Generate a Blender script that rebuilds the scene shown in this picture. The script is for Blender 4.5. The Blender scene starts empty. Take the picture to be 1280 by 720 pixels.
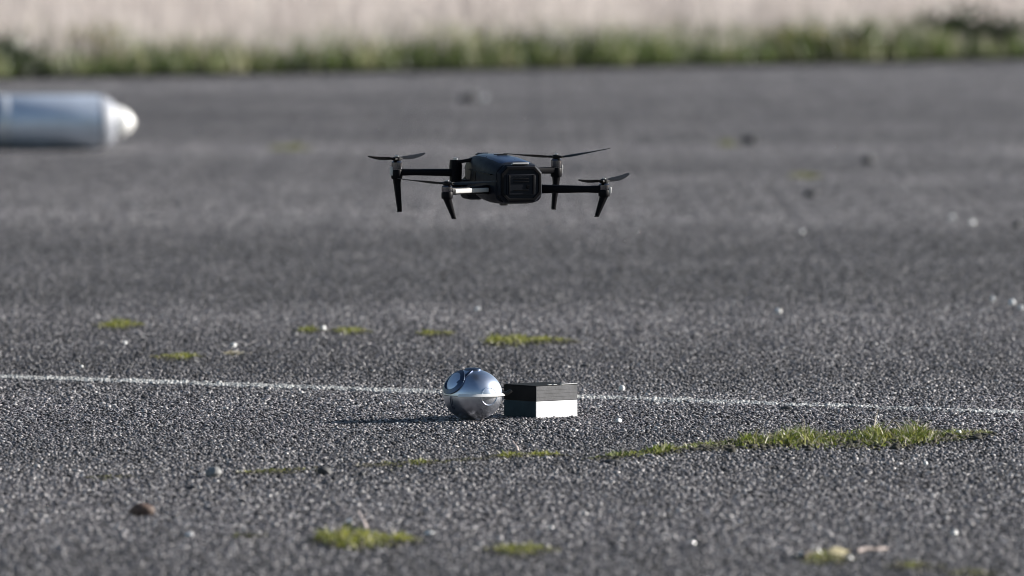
import bpy, bmesh, math, random
import numpy as np
from mathutils import Vector, Matrix, Euler, noise

# ------------------------------------------------------------------ camera, sky, sun, exposure
sc = bpy.context.scene
C = sc.collection
R = math.radians
CAM_H = 0.90                      # crouching photographer
FPX = 10860.0                     # focal length in pixels of a 1280 wide frame (about 305 mm)
FOCUS = 15.0
PITCH = math.atan((360 + 126) / FPX)
cam = bpy.data.cameras.new('camera')
cam.sensor_width = 36.0
cam.lens = FPX / 1280 * 36.0
cam.clip_start = 0.1
cam.clip_end = 3000
cam.dof.use_dof = True
cam.dof.focus_distance = FOCUS / math.cos(PITCH)
cam.dof.aperture_fstop = cam.lens / 1000 / 0.043
camo = bpy.data.objects.new('camera', cam)
C.objects.link(camo)
camo.location = (0, 0, CAM_H)
camo.rotation_euler = (math.pi / 2 - PITCH, 0, 0)
sc.camera = camo

SUN_EL, SUN_BACK = 18.5, 18.0     # degrees: height, and how far behind the drone it stands (from the right)
world = bpy.data.worlds.new('World')
sc.world = world
world.use_nodes = True
wn = world.node_tree.nodes
sky = wn.new('ShaderNodeTexSky')
sky.sky_type = 'NISHITA'
sky.sun_disc = False
sky.sun_elevation = R(SUN_EL)
sky.sun_rotation = R(90 - SUN_BACK)
sky.air_density = 1.0
sky.dust_density = 0.4
world.node_tree.links.new(sky.outputs[0], wn['Background'].inputs[0])
wn['Background'].inputs[1].default_value = 0.05
sun = bpy.data.lights.new('sun', 'SUN')
sun.energy = 5.0
sun.angle = R(0.53)
sun.color = (1.0, 0.95, 0.89)
suno = bpy.data.objects.new('sun', sun)
C.objects.link(suno)
SDIR = Vector((math.cos(R(SUN_BACK)) * math.cos(R(SUN_EL)), math.sin(R(SUN_BACK)) * math.cos(R(SUN_EL)), math.sin(R(SUN_EL))))
suno.rotation_euler = SDIR.to_track_quat('Z', 'Y').to_euler()
suno.location = (6, 20, 8)
sc.view_settings.view_transform = 'Standard'
sc.view_settings.look = 'None'
sc.view_settings.exposure = 1.08
sc.view_settings.gamma = 1.0
sc.view_settings.use_curve_mapping = False
sc.cycles.filter_width = 1.0
sc.cycles.use_denoising = True
sc.cycles.max_bounces = 6

rng = random.Random(7)
nrg = np.random.default_rng(11)

# ------------------------------------------------------------------ helpers
def ground(px, py, z=0.0):
    """the point of the level z that the photograph shows at pixel (px, py)"""
    dx, dy = (px - 640) / FPX, (360 - py) / FPX
    d = Vector((dx, math.cos(PITCH) + dy * math.sin(PITCH), -math.sin(PITCH) + dy * math.cos(PITCH)))
    t = (z - CAM_H) / d.z
    return Vector((0, 0, CAM_H)) + d * t

def at(px, py, dist):
    dx, dy = (px - 640) / FPX, (360 - py) / FPX
    d = Vector((dx, math.cos(PITCH) + dy * math.sin(PITCH), -math.sin(PITCH) + dy * math.cos(PITCH)))
    return Vector((0, 0, CAM_H)) + d * (dist / d.y)

class NT:
    """small wrapper to write node materials"""
    def __init__(s, name):
        s.m = bpy.data.materials.new(name)
        s.m.use_nodes = True
        s.t = s.m.node_tree
        s.b = s.t.nodes['Principled BSDF']
        s.out = s.t.nodes['Material Output']
    def n(s, kind, **kw):
        nd = s.t.nodes.new('ShaderNode' + kind)
        for k, v in kw.items():
            if k in nd.inputs: nd.inputs[k].default_value = v
            else: setattr(nd, k, v)
        return nd
    def l(s, a, b): s.t.links.new(a, b)
    def ramp(s, fac, stops, interp='LINEAR'):
        nd = s.t.nodes.new('ShaderNodeValToRGB')
        nd.color_ramp.interpolation = interp
        e = nd.color_ramp.elements
        while len(e) < len(stops): e.new(0.5)
        for el, (p, c) in zip(e, stops):
            el.position = p
            el.color = (*c, 1) if len(c) == 3 else c
        s.l(fac, nd.inputs[0])
        return nd.outputs[0]
    def mul(s, a, b, fac=1.0):
        nd = s.t.nodes.new('ShaderNodeMix')
        nd.data_type = 'RGBA'; nd.blend_type = 'MULTIPLY'
        nd.inputs[0].default_value = fac
        s.l(a, nd.inputs[6]); s.l(b, nd.inputs[7])
        return nd.outputs[2]
    def mix(s, fac, a, b):
        nd = s.t.nodes.new('ShaderNodeMix')
        nd.data_type = 'RGBA'
        s.l(fac, nd.inputs[0])
        for x, i in ((a, 6), (b, 7)):
            if isinstance(x, tuple): nd.inputs[i].default_value = (*x, 1)
            else: s.l(x, nd.inputs[i])
        return nd.outputs[2]
    def pos(s, scale=(1, 1, 1), coord='world'):
        mp = s.t.nodes.new('ShaderNodeMapping')
        mp.inputs['Scale'].default_value = scale
        if coord == 'world': src = s.n('NewGeometry').outputs['Position']
        else: src = s.n('TexCoord').outputs['Object']
        s.l(src, mp.inputs[0])
        return mp.outputs[0]
    def noise(s, vec, scale, detail=4, rough=0.55):
        nd = s.n('TexNoise', Scale=scale, Detail=detail, Roughness=rough)
        s.l(vec, nd.inputs['Vector'])
        return nd.outputs['Fac']

def plain(name, col, rough=0.5, metal=0.0, var=0.25, scale=60, bump=0.0, spec=0.5, coat=0.0, coord='object'):
    """surface with slight mottling, roughness wear and fine relief"""
    t = NT(name)
    v = t.pos(coord=coord)
    f = t.noise(v, scale, 5)
    lo = tuple(c * (1 - var) for c in col); hi = tuple(min(1, c * (1 + var)) for c in col)
    t.l(t.ramp(f, [(0.3, lo), (0.7, hi)]), t.b.inputs['Base Color'])
    rr = t.n('MapRange'); t.l(t.noise(v, scale * 0.6, 3), rr.inputs[0])
    rr.inputs[3].default_value = max(0.02, rough * 0.75); rr.inputs[4].default_value = min(1, rough * 1.25)
    t.l(rr.outputs[0], t.b.inputs['Roughness'])
    t.b.inputs['Metallic'].default_value = metal
    t.b.inputs['Specular IOR Level'].default_value = spec
    t.b.inputs['Coat Weight'].default_value = coat
    t.b.inputs['Coat Roughness'].default_value = 0.15
    if bump:
        bp = t.n('Bump', Strength=bump, Distance=0.001)
        t.l(t.noise(v, scale * 4, 3), bp.inputs['Height'])
        t.l(bp.outputs[0], t.b.inputs['Normal'])
    return t.m

class MB:
    """collects shapes; build() links them as ONE mesh object"""
    def __init__(s): s.v = []; s.f = []
    def add(s, vs, fs):
        o = len(s.v)
        s.v += [tuple(v) for v in vs]
        s.f += [tuple(i + o for i in f) for f in fs]
    def box(s, c, size, rot=(0, 0, 0), taper=1.0):
        m = Euler(rot).to_matrix(); c = Vector(c)
        vs = []
        for z in (-.5, .5):
            k = taper if z > 0 else 1.0
            for x, y in ((-.5, -.5), (.5, -.5), (.5, .5), (-.5, .5)):
                vs.append(c + m @ Vector((x * size[0] * k, y * size[1] * k, z * size[2])))
        s.add(vs, [(3, 2, 1, 0), (4, 5, 6, 7), (0, 1, 5, 4), (1, 2, 6, 5), (2, 3, 7, 6), (3, 0, 4, 7)])
        return s
    def bar(s, pts, n=12, up=(0, 0, 1), power=4.0):
        """loft of superellipse sections along pts = [(point, half_width, half_height)]"""
        up = Vector(up); P = [Vector(p[0]) for p in pts]; vs = []; fs = []
        for i, (p, w, h) in enumerate(pts):
            d = (P[min(i + 1, len(P) - 1)] - P[max(i - 1, 0)]).normalized()
            side = d.cross(up).normalized(); u = side.cross(d).normalized()
            for k in range(n):
                a = 2 * math.pi * (k + 0.5) / n
                ca, sa = math.cos(a), math.sin(a)
                e = 2.0 / power
                vs.append(P[i] + side * (w * math.copysign(abs(ca) ** e, ca)) + u * (h * math.copysign(abs(sa) ** e, sa)))
        for i in range(len(pts) - 1):
            for k in range(n):
                a, b = i * n + k, i * n + (k + 1) % n
                fs.append((a, b, b + n, a + n))
        fs.append(tuple(range(n - 1, -1, -1))); L = (len(pts) - 1) * n
        fs.append(tuple(range(L, L + n)))
        s.add(vs, fs); return s
    def lathe(s, prof, n=32, origin=(0, 0, 0), axis=(0, 0, 1)):
        """prof = [(radius, height)] turned about axis"""
        q = Vector(axis).normalized().to_track_quat('Z', 'Y').to_matrix(); o = Vector(origin)
        vs = []; fs = []
        for r, h in prof:
            for k in range(n):
                a = 2 * math.pi * k / n
                vs.append(o + q @ Vector((r * math.cos(a), r * math.sin(a), h)))
        for i in range(len(prof) - 1):
            for k in range(n):
                a, b = i * n + k, i * n + (k + 1) % n
                fs.append((a, b, b + n, a + n))
        fs.append(tuple(range(n - 1, -1, -1))); L = (len(prof) - 1) * n
        fs.append(tuple(range(L, L + n)))
        s.add(vs, fs); return s
    def build(s, name, mat, parent=None, bevel=0.0, smooth=35, loc=None):
        me = bpy.data.meshes.new(name)
        me.from_pydata(s.v, [], s.f)
        me.materials.append(mat)
        bm = bmesh.new(); bm.from_mesh(me)
        bmesh.ops.recalc_face_normals(bm, faces=bm.faces)
        bm.to_mesh(me); bm.free()
        if smooth:
            me.shade_smooth(); me.set_sharp_from_angle(angle=R(smooth))
        o = bpy.data.objects.new(name, me)
        C.objects.link(o); o.parent = parent
        if loc is not None: o.location = loc
        if bevel:
            b = o.modifiers.new('bevel', 'BEVEL'); b.width = bevel; b.segments = 2; b.limit_method = 'ANGLE'
            b.harden_normals = False
        return o

def tag(o, label, cat, group=None):
    o['label'] = label; o['category'] = cat
    if group: o['group'] = group
    return o

def thing(name, label, cat, loc=(0, 0, 0), rz=0.0, group=None):
    o = bpy.data.objects.new(name, None); C.objects.link(o)
    o.empty_display_size = 0.05
    o.location = loc; o.rotation_euler = (0, 0, rz)
    return tag(o, label, cat, group)

def np_mesh(name, co, faces, mats, smooth=False):
    """fast mesh from numpy arrays; faces all triangles or all quads"""
    me = bpy.data.meshes.new(name)
    nv, nf, k = len(co), len(faces), faces.shape[1]
    me.vertices.add(nv); me.vertices.foreach_set('co', np.ascontiguousarray(co, np.float32).ravel())
    me.loops.add(nf * k); me.loops.foreach_set('vertex_index', np.ascontiguousarray(faces, np.int32).ravel())
    me.polygons.add(nf)
    me.polygons.foreach_set('loop_start', np.arange(0, nf * k, k, dtype=np.int32))
    me.update(calc_edges=True); me.validate()
    if smooth: me.shade_smooth()
    for m in (mats if isinstance(mats, (list, tuple)) else [mats]): me.materials.append(m)
    return me

def link(name, me, parent=None, kind=None):
    o = bpy.data.objects.new(name, me); C.objects.link(o); o.parent = parent
    if kind: o['kind'] = kind
    return o

# ------------------------------------------------------------------ ground materials
def tarmac_tone(t):
    """slow world-space changes of the tarmac's own colour: wear, oil, old repairs"""
    v = t.pos((0.16, 0.50, 0.2))
    a = t.ramp(t.noise(v, 1.0, 4, 0.5), [(0.32, (0.62, 0.615, 0.625)), (0.68, (1.28, 1.27, 1.26))])  # long bands paint the shading of gentle bumps in the ground
    v2 = t.pos((2.2, 0.5, 1.0))
    b = t.ramp(t.noise(v2, 1.7, 4, 0.6), [(0.3, (0.78, 0.78, 0.79)), (0.7, (1.16, 1.15, 1.14))])
    # broad lanes of older, darker surfacing laid across the view, with wandering edges
    v3 = t.pos((0.25, 0.02, 0.1))
    wob = t.n('Math', operation='MULTIPLY_ADD'); t.l(t.noise(v3, 3.0, 3), wob.inputs[0]); wob.inputs[1].default_value = 1.6
    sp = t.n('SeparateXYZ'); t.l(t.n('NewGeometry').outputs['Position'], sp.inputs[0]); t.l(sp.outputs[1], wob.inputs[2])
    mr = t.n('MapRange'); t.l(wob.outputs[0], mr.inputs[0]); mr.inputs[1].default_value = 8.8; mr.inputs[2].default_value = 48.8
    def q(y): return (y + .8 - 8.8) / 40
    dk, lt, md = (.63, .625, .64), (1.12, 1.105, 1.11), (.86, .85, .865)
    lane = t.ramp(mr.outputs[0], [(0, md), (q(18.6), md), (q(19.6), dk), (q(22.2), dk), (q(24.0), lt), (q(33), lt), (q(34.5), (.88, .87, .88)), (q(37), (.86, .85, .86)), (q(39), lt), (1, lt)])
    return t.mul(t.mul(a, b), lane)

def mat_tarmac():
    t = NT('tarmac')
    vo = t.n('TexVoronoi', Scale=170.0); t.l(t.pos(), vo.inputs['Vector'])
    sep = t.n('SeparateColor'); t.l(vo.outputs['Color'], sep.inputs[0])
    base = t.ramp(sep.outputs[0], [(0.0, (0.02, 0.02, 0.022)), (0.6, (0.05, 0.05, 0.055)), (1.0, (0.12, 0.12, 0.12))])
    t.l(t.mul(base, tarmac_tone(t)), t.b.inputs['Base Color'])
    t.b.inputs['Roughness'].default_value = 0.85
    bp = t.n('Bump', Strength=0.8, Distance=0.003)
    t.l(vo.outputs['Distance'], bp.inputs['Height']); bp.invert = True
    t.l(bp.outputs[0], t.b.inputs['Normal'])
    return t.m

def mat_chips():
    t = NT('aggregate')
    rnd = t.n('NewGeometry').outputs['Random Per Island']
    base = t.ramp(rnd, [(0.0, (0.016, 0.016, 0.019)), (0.34, (0.036, 0.035, 0.040)), (0.58, (0.125, 0.120, 0.128)),
                        (0.82, (0.24, 0.23, 0.235)), (0.95, (0.38, 0.37, 0.36)), (1.0, (0.60, 0.59, 0.57))])
    t.l(t.mul(base, tarmac_tone(t)), t.b.inputs['Base Color'])
    rr = t.n('MapRange'); t.l(rnd, rr.inputs[0]); rr.inputs[3].default_value = 0.85; rr.inputs[4].default_value = 0.32
    t.l(rr.outputs[0], t.b.inputs['Roughness'])
    return t.m

def mat_paint():
    t = NT('road_paint')
    rnd = t.n('NewGeometry').outputs['Random Per Island']
    t.l(t.ramp(rnd, [(0.0, (0.16, 0.16, 0.16)), (0.3, (0.40, 0.40, 0.39)), (1.0, (0.62, 0.62, 0.60))]), t.b.inputs['Base Color'])
    t.b.inputs['Roughness'].default_value = 0.7
    return t.m

def mat_blade(name, stops, trans=0.35):
    t = NT(name)
    rnd = t.n('NewGeometry').outputs['Random Per Island']
    col = t.ramp(rnd, stops)
    t.l(col, t.b.inputs['Base Color'])
    t.b.inputs['Roughness'].default_value = 0.55
    tr = t.n('BsdfTranslucent'); t.l(col, tr.inputs[0])
    mx = t.n('MixShader', Fac=trans)
    t.l(t.b.outputs[0], mx.inputs[1]); t.l(tr.outputs[0], mx.inputs[2]); t.l(mx.outputs[0], t.out.inputs[0])
    return t.m

M_TAR, M_CHIP, M_PAINT = mat_tarmac(), mat_chips(), mat_paint()
M_GREEN = mat_blade('green_blades', [(0, (0.022, 0.036, 0.008)), (0.35, (0.08, 0.115, 0.016)), (0.75, (0.19, 0.25, 0.03)), (1, (0.40, 0.40, 0.12))])
M_MOSSB = mat_blade('moss_fronds', [(0, (0.07, 0.08, 0.015)), (0.5, (0.17, 0.18, 0.03)), (1, (0.33, 0.31, 0.09))], 0.25)
M_STRAW = mat_blade('dead_blades', [(0, (0.25, 0.21, 0.13)), (0.5, (0.48, 0.43, 0.30)), (1, (0.70, 0.66, 0.54))], 0.2)
def mat_mixed(name, pal, scale, trans=0.35):
    """blades whose kind changes from patch to patch; pal = list of (dark, light) pairs"""
    t = NT(name)
    rnd = t.n('NewGeometry').outputs['Random Per Island']
    f = t.noise(t.pos((1, 1, .05)), scale, 3, .6)
    cols = [t.ramp(rnd, [(0, a), (1, b)]) for a, b in pal]
    c = cols[0]
    for i, k in enumerate(cols[1:]):
        lo = .40 + .12 * i
        mr = t.n('MapRange'); t.l(f, mr.inputs[0]); mr.inputs[1].default_value = lo; mr.inputs[2].default_value = lo + .07
        c = t.mix(mr.outputs[0], c, k)
    t.l(c, t.b.inputs['Base Color']); t.b.inputs['Roughness'].default_value = .55
    tr = t.n('BsdfTranslucent'); t.l(c, tr.inputs[0])
    mx = t.n('MixShader', Fac=trans)
    t.l(t.b.outputs[0], mx.inputs[1]); t.l(tr.outputs[0], mx.inputs[2]); t.l(mx.outputs[0], t.out.inputs[0])
    return t.m
M_WEEDS = mat_mixed('verge_weeds', [((.012, .022, .012), (.05, .065, .032)), ((.06, .09, .025), (.17, .22, .07)), ((.18, .20, .09), (.42, .41, .24))], 3.2)
M_DRY = mat_mixed('dry_grass', [((.27, .235, .22), (.50, .45, .43)), ((.46, .41, .39), (.72, .66, .63)), ((.54, .49, .46), (.82, .77, .72))], 2.4, .45)
M_VERGE = mat_blade('verge_leaves', [(0, (0.03, 0.05, 0.015)), (0.5, (0.075, 0.11, 0.03)), (0.85, (0.14, 0.18, 0.05)), (1, (0.30, 0.29, 0.15))], 0.35)
M_SOIL = plain('dark_soil', (0.035, 0.032, 0.022), 0.95, var=0.5, scale=300, bump=0.6, coord='world')
M_FIELD = plain('field_thatch', (0.42, 0.38, 0.34), 0.95, var=0.3, scale=6, bump=0.5, coord='world')

# ------------------------------------------------------------------ ground: tarmac sheet, its stone chips, painted line, field
def sheet(name, corners, z, mat):
    me = bpy.data.meshes.new(name)
    me.from_pydata([(x, y, z) for x, y in corners], [], [tuple(range(len(corners)))])
    me.materials.append(mat)
    o = link(name, me, None, 'structure')
    return o

tarmac = sheet('tarmac', [(-700, -60), (700, -60), (700, 1500), (-700, 1500)], 0.0, M_TAR)

# one rounded angular stone: icosahedron
PHI = (1 + 5 ** .5) / 2
ICO_V = np.array([(-1, PHI, 0), (1, PHI, 0), (-1, -PHI, 0), (1, -PHI, 0), (0, -1, PHI), (0, 1, PHI), (0, -1, -PHI), (0, 1, -PHI),
                  (PHI, 0, -1), (PHI, 0, 1), (-PHI, 0, -1), (-PHI, 0, 1)]) / math.sqrt(1 + PHI * PHI)
ICO_F = np.array([(0, 11, 5), (0, 5, 1), (0, 1, 7), (0, 7, 10), (0, 10, 11), (1, 5, 9), (5, 11, 4), (11, 10, 2), (10, 7, 6), (7, 1, 8),
                  (3, 9, 4), (3, 4, 2), (3, 2, 6), (3, 6, 8), (3, 8, 9), (4, 9, 5), (2, 4, 11), (6, 2, 10), (8, 6, 7), (9, 8, 1)])

def stones(xy, z, rad, flat=0.7):
    n = len(xy)
    V = np.repeat(ICO_V[None], n, 0)
    # random rotation
    q = nrg.normal(size=(n, 4)); q /= np.linalg.norm(q, axis=1, keepdims=True)
    w, x, y, zz = q.T
    Rm = np.stack([np.stack([1 - 2 * (y * y + zz * zz), 2 * (x * y - zz * w), 2 * (x * zz + y * w)], -1),
                   np.stack([2 * (x * y + zz * w), 1 - 2 * (x * x + zz * zz), 2 * (y * zz - x * w)], -1),
                   np.stack([2 * (x * zz - y * w), 2 * (y * zz + x * w), 1 - 2 * (x * x + y * y)], -1)], -2)
    V = np.einsum('nij,nkj->nki', Rm, V)
    V = V * nrg.uniform(0.72, 1.25, (n, 12, 1))
    V = V * rad[:, None, None] * np.stack([nrg.uniform(.8, 1.3, n), nrg.uniform(.8, 1.3, n), np.full(n, flat) * nrg.uniform(.7, 1.2, n)], -1)[:, None, :]
    V[:, :, 0] += xy[:, 0:1]; V[:, :, 1] += xy[:, 1:2]; V[:, :, 2] += z[:, None]
    F = (ICO_F[None] + (np.arange(n) * 12)[:, None, None]).reshape(-1, 3)
    return V.reshape(-1, 3), F

SP = 0.0049
g = np.arange(-0.5, 0.5, SP) + SP / 2
gx, gy = np.meshgrid(g, g)
xy = np.stack([gx.ravel(), gy.ravel()], 1) + nrg.uniform(-.48, .48, (gx.size, 2)) * SP
rad = np.clip(nrg.lognormal(math.log(0.0024), 0.30, len(xy)), 0.0011, 0.0058)
zz = -0.0002 + nrg.normal(0, 0.0009, len(xy))
co, fa = stones(xy, zz, rad)
patch = np_mesh('aggregate', co, fa, M_CHIP)
agg = link('aggregate', patch, None, 'stuff')
agg.parent = tarmac
# the square metre of chips above is laid over the whole tarmac in view, turned at random
ng = bpy.data.node_groups.new('lay_aggregate', 'GeometryNodeTree')
ng.interface.new_socket('Geometry', in_out='INPUT', socket_type='NodeSocketGeometry')
ng.interface.new_socket('Geometry', in_out='OUTPUT', socket_type='NodeSocketGeometry')
gi = ng.nodes.new('NodeGroupInput'); go = ng.nodes.new('NodeGroupOutput')
NX, NY, Y0 = 15, 43, 8.0
gr = ng.nodes.new('GeometryNodeMeshGrid')
gr.inputs['Size X'].default_value = NX - 1; gr.inputs['Size Y'].default_value = NY - 1
gr.inputs['Vertices X'].default_value = NX; gr.inputs['Vertices Y'].default_value = NY
tf = ng.nodes.new('GeometryNodeTransform'); tf.inputs['Translation'].default_value = (0.3, Y0 + (NY - 1) / 2, 0)
iop = ng.nodes.new('GeometryNodeInstanceOnPoints')
rv = ng.nodes.new('FunctionNodeRandomValue'); rv.data_type = 'INT'
rv.inputs[4].default_value = 0; rv.inputs[5].default_value = 3
mm = ng.nodes.new('ShaderNodeMath'); mm.operation = 'MULTIPLY'; mm.inputs[1].default_value = math.pi / 2
cx = ng.nodes.new('ShaderNodeCombineXYZ')
er = ng.nodes.new('FunctionNodeEulerToRotation')
L = ng.links.new
L(gr.outputs['Mesh'], tf.inputs['Geometry']); L(tf.outputs[0], iop.inputs['Points']); L(gi.outputs[0], iop.inputs['Instance'])
L([o for o in rv.outputs if o.enabled][0], mm.inputs[0]); L(mm.outputs[0], cx.inputs[2]); L(cx.outputs[0], er.inputs[0]); L(er.outputs[0], iop.inputs['Rotation'])
L(iop.outputs[0], go.inputs[0])
md = agg.modifiers.new('lay_aggregate', 'NODES'); md.node_group = ng

# white line: the same chips under old paint, worn thin towards the right
A, B = ground(0, 471.5), ground(1280, 516.5)
dirl = (B - A).normalized(); nl = Vector((-dirl.y, dirl.x, 0))
LW = 0.095
n = 34000
s = nrg.uniform(-2.6, 4.4, n); u = nrg.uniform(-.5, .5, n) * LW
wear = np.array([noise.noise((a * 7, b * 40, 0.3)) + 0.5 * noise.noise((a * 31, b * 90, 4.3)) for a, b in zip(s, u)])
frac = s / (B - A).length
keep = (wear + 0.80 - 0.80 * np.clip(frac, 0, 1.1) ** 0.8 + 0.10 - 2.2 * np.clip(np.abs(u) / LW - .38, 0, 1)) > nrg.uniform(-.30, .32, n)
s, u = s[keep], u[keep]
xy = np.stack([A.x + dirl.x * s + nl.x * u, A.y + dirl.y * s + nl.y * u], 1)
rad = np.clip(nrg.lognormal(math.log(0.0026), 0.25, len(xy)), 0.0013, 0.0055)
co, fa = stones(xy, 0.0008 + nrg.normal(0, 0.0005, len(xy)), rad)
link('painted_line', np_mesh('painted_line', co, fa, M_PAINT), None, 'structure')

# field beyond the tarmac
EA, EB = ground(0, 101), ground(1280, 76)
ed = (EB - EA).normalized(); en = Vector((-ed.y, ed.x, 0))
def verge_pt(s, d, z=0.0):
    p = EA + ed * s + en * d
    return Vector((p.x, p.y, z))
p0, p1 = verge_pt(-300, 0.25), verge_pt(300, 0.25)
q0, q1 = verge_pt(300, 1300), verge_pt(-300, 1300)
field = sheet('grass_field', [(p0.x, p0.y), (p1.x, p1.y), (q0.x, q0.y), (q1.x, q1.y)], 0.02, M_FIELD)
a, b, c, d = verge_pt(-60, -0.12), verge_pt(60, -0.12), verge_pt(60, 1.1), verge_pt(-60, 1.1)
sheet('verge_soil', [(a.x, a.y), (b.x, b.y), (c.x, c.y), (d.x, d.y)], 0.026, M_SOIL)

def blades(base, height, width, lean_dir, lean, curl=0.5, seg=3):
    """bent tapering grass blades, one strip each; arrays of equal length"""
    n = len(base)
    yaw = nrg.uniform(0, 2 * math.pi, n)
    side = np.stack([np.cos(yaw), np.sin(yaw), np.zeros(n)], 1)
    ld = np.stack([np.cos(lean_dir), np.sin(lean_dir), np.zeros(n)], 1)
    rows = []
    for k in range(seg + 1):
        t = k / seg
        out = lean * (t * (1 - curl) + curl * t * t)
        up = t * np.sqrt(np.clip(1 - (lean * (0.4 + .6 * t)) ** 2, 0.08, 1))
        c = base + ld * (height * out)[:, None] + np.array([0, 0, 1])[None] * (height * up)[:, None]
        w = width * (1 - 0.93 * t ** 1.6) * 0.5
        rows += [c - side * w[:, None], c + side * w[:, None]]
    V = np.stack(rows, 1)
    m = 2 * (seg + 1)
    F = np.array([(2 * k, 2 * k + 1, 2 * k + 3, 2 * k + 2) for k in range(seg)])
    F = (F[None] + (np.arange(n) * m)[:, None, None]).reshape(-1, 4)
    return V.reshape(-1, 3), F

def verge_arr(s, d, z):
    return np.stack([EA.x + ed.x * s + en.x * d, EA.y + ed.y * s + en.y * d, z], 1)

# dry pale grass standing deep behind the verge
n = 52000
s = nrg.uniform(-9, 15, n); d = 0.22 + 7.4 * nrg.uniform(0, 1, n) ** 1.6
clump = np.array([noise.noise((a * 1.3, b * 1.3, 2.0)) for a, b in zip(s, d)])
h = (0.50 + 0.25 * clump + 0.14 * nrg.uniform(-1, 1, n)) * np.clip(0.30 + 0.48 * (d - .2) + .12 * clump, 0.2, 1.15)
co, fa = blades(verge_arr(s, d, np.full(n, 0.015)), np.clip(h, .15, 1), nrg.uniform(.004, .009, n), nrg.uniform(0, 6.28, n), np.clip(nrg.normal(.28, .15, n), .02, .75))
link('dry_grass', np_mesh('dry_grass', co, fa, M_DRY), None, 'stuff')
# low green weeds and grass along the tarmac's edge
n = 30000
s = nrg.uniform(-9, 15, n); d = np.abs(nrg.normal(0.20, 0.58, n)) - .06
cl = np.array([noise.noise((a * 2.1, b * .8, 8.0)) + .6 * noise.noise((a * 5.3, b * 2, 1.0)) for a, b in zip(s, d)])
keep = cl > nrg.uniform(-.9, .10, n)
s, d, cl = s[keep], d[keep], cl[keep]; n = len(s)
h = np.clip(0.085 + 0.10 * cl + 0.10 * nrg.uniform(-.6, 1, n) + 0.10 * np.clip(d, 0, 1.4), .025, .34)
co, fa = blades(verge_arr(s, d, np.full(n, 0.02)), h, nrg.uniform(.008, .022, n), nrg.uniform(0, 6.28, n), np.clip(nrg.normal(.5, .2, n), .05, .9))
link('verge_weeds', np_mesh('verge_weeds', co, fa, M_WEEDS), None, 'stuff')

# leafy bushes that stand out of the verge
def bush(px, width, height, depth, label, mat=M_VERGE, nleaf=900):
    k = (px - 640) / FPX                     # where the sight line meets the verge
    s0 = (k * EA.y - EA.x) / (ed.x - k * ed.y)
    o = verge_pt(s0, depth, 0.02)
    t = thing('verge_bush', label, 'bush', o, 0, 'bushes along the far verge')
    tips = []
    for k in range(9):
        m = MB()
        a = rng.uniform(0, 6.28); r = rng.uniform(.1, .9) * width / 2
        tip = Vector((math.cos(a) * r, math.sin(a) * r * .7, height * rng.uniform(.6, 1.0)))
        m.bar([((tip.x * .08, tip.y * .08, -.02), .006, .006), (tip * 0.5 + Vector((0, 0, .02)), .004, .004), (tip, .0015, .0015)], n=5, up=(0, 1, 0.01), power=2)
        m.build('stem', M_STRAW, t)
        tips.append(tip)
    k = nrg.integers(0, 9, nleaf); tt = nrg.uniform(.15, 1.0, nleaf)
    T = np.array([tuple(p) for p in tips])[k] * tt[:, None] + nrg.normal(0, .05, (nleaf, 3))
    T[:, 2] = np.clip(T[:, 2], 0.0, 9)
    co, fa = blades(T, nrg.uniform(.03, .07, nleaf), nrg.uniform(.015, .035, nleaf), nrg.uniform(0, 6.28, nleaf), nrg.uniform(.3, .95, nleaf), seg=2)
    link('foliage', np_mesh('foliage', co, fa, mat), t, 'stuff')
    return t

M_YEL = mat_blade('yellowing_leaves', [(0, (0.09, 0.10, 0.02)), (0.6, (0.20, 0.20, 0.05)), (1, (0.36, 0.32, 0.14))], 0.4)
M_DARKG = mat_blade('dark_leaves', [(0, (0.015, 0.028, 0.012)), (0.6, (0.035, 0.055, 0.022)), (1, (0.07, 0.09, 0.04))], 0.25)
bush(1268, 1.0, .21, .40, 'tall dark green bush at the right end of the far verge', M_DARKG, 1300)
bush(1130, .9, .13, .35, 'low grey green bush beside the dark bush at the verge', M_VERGE, 900)
bush(1040, .6, .09, .20, 'bright green weed right of the middle of the far verge', M_YEL, 500)
bush(190, .30, .15, .45, 'yellowing upright weed on the left of the far verge', M_YEL, 600)
bush(60, .8, .09, .30, 'dark green low weed above the silver cylinder', M_DARKG, 800)
bush(700, .6, .07, .30, 'dark low weed on the verge straight above the drone', M_DARKG, 600)

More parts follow.
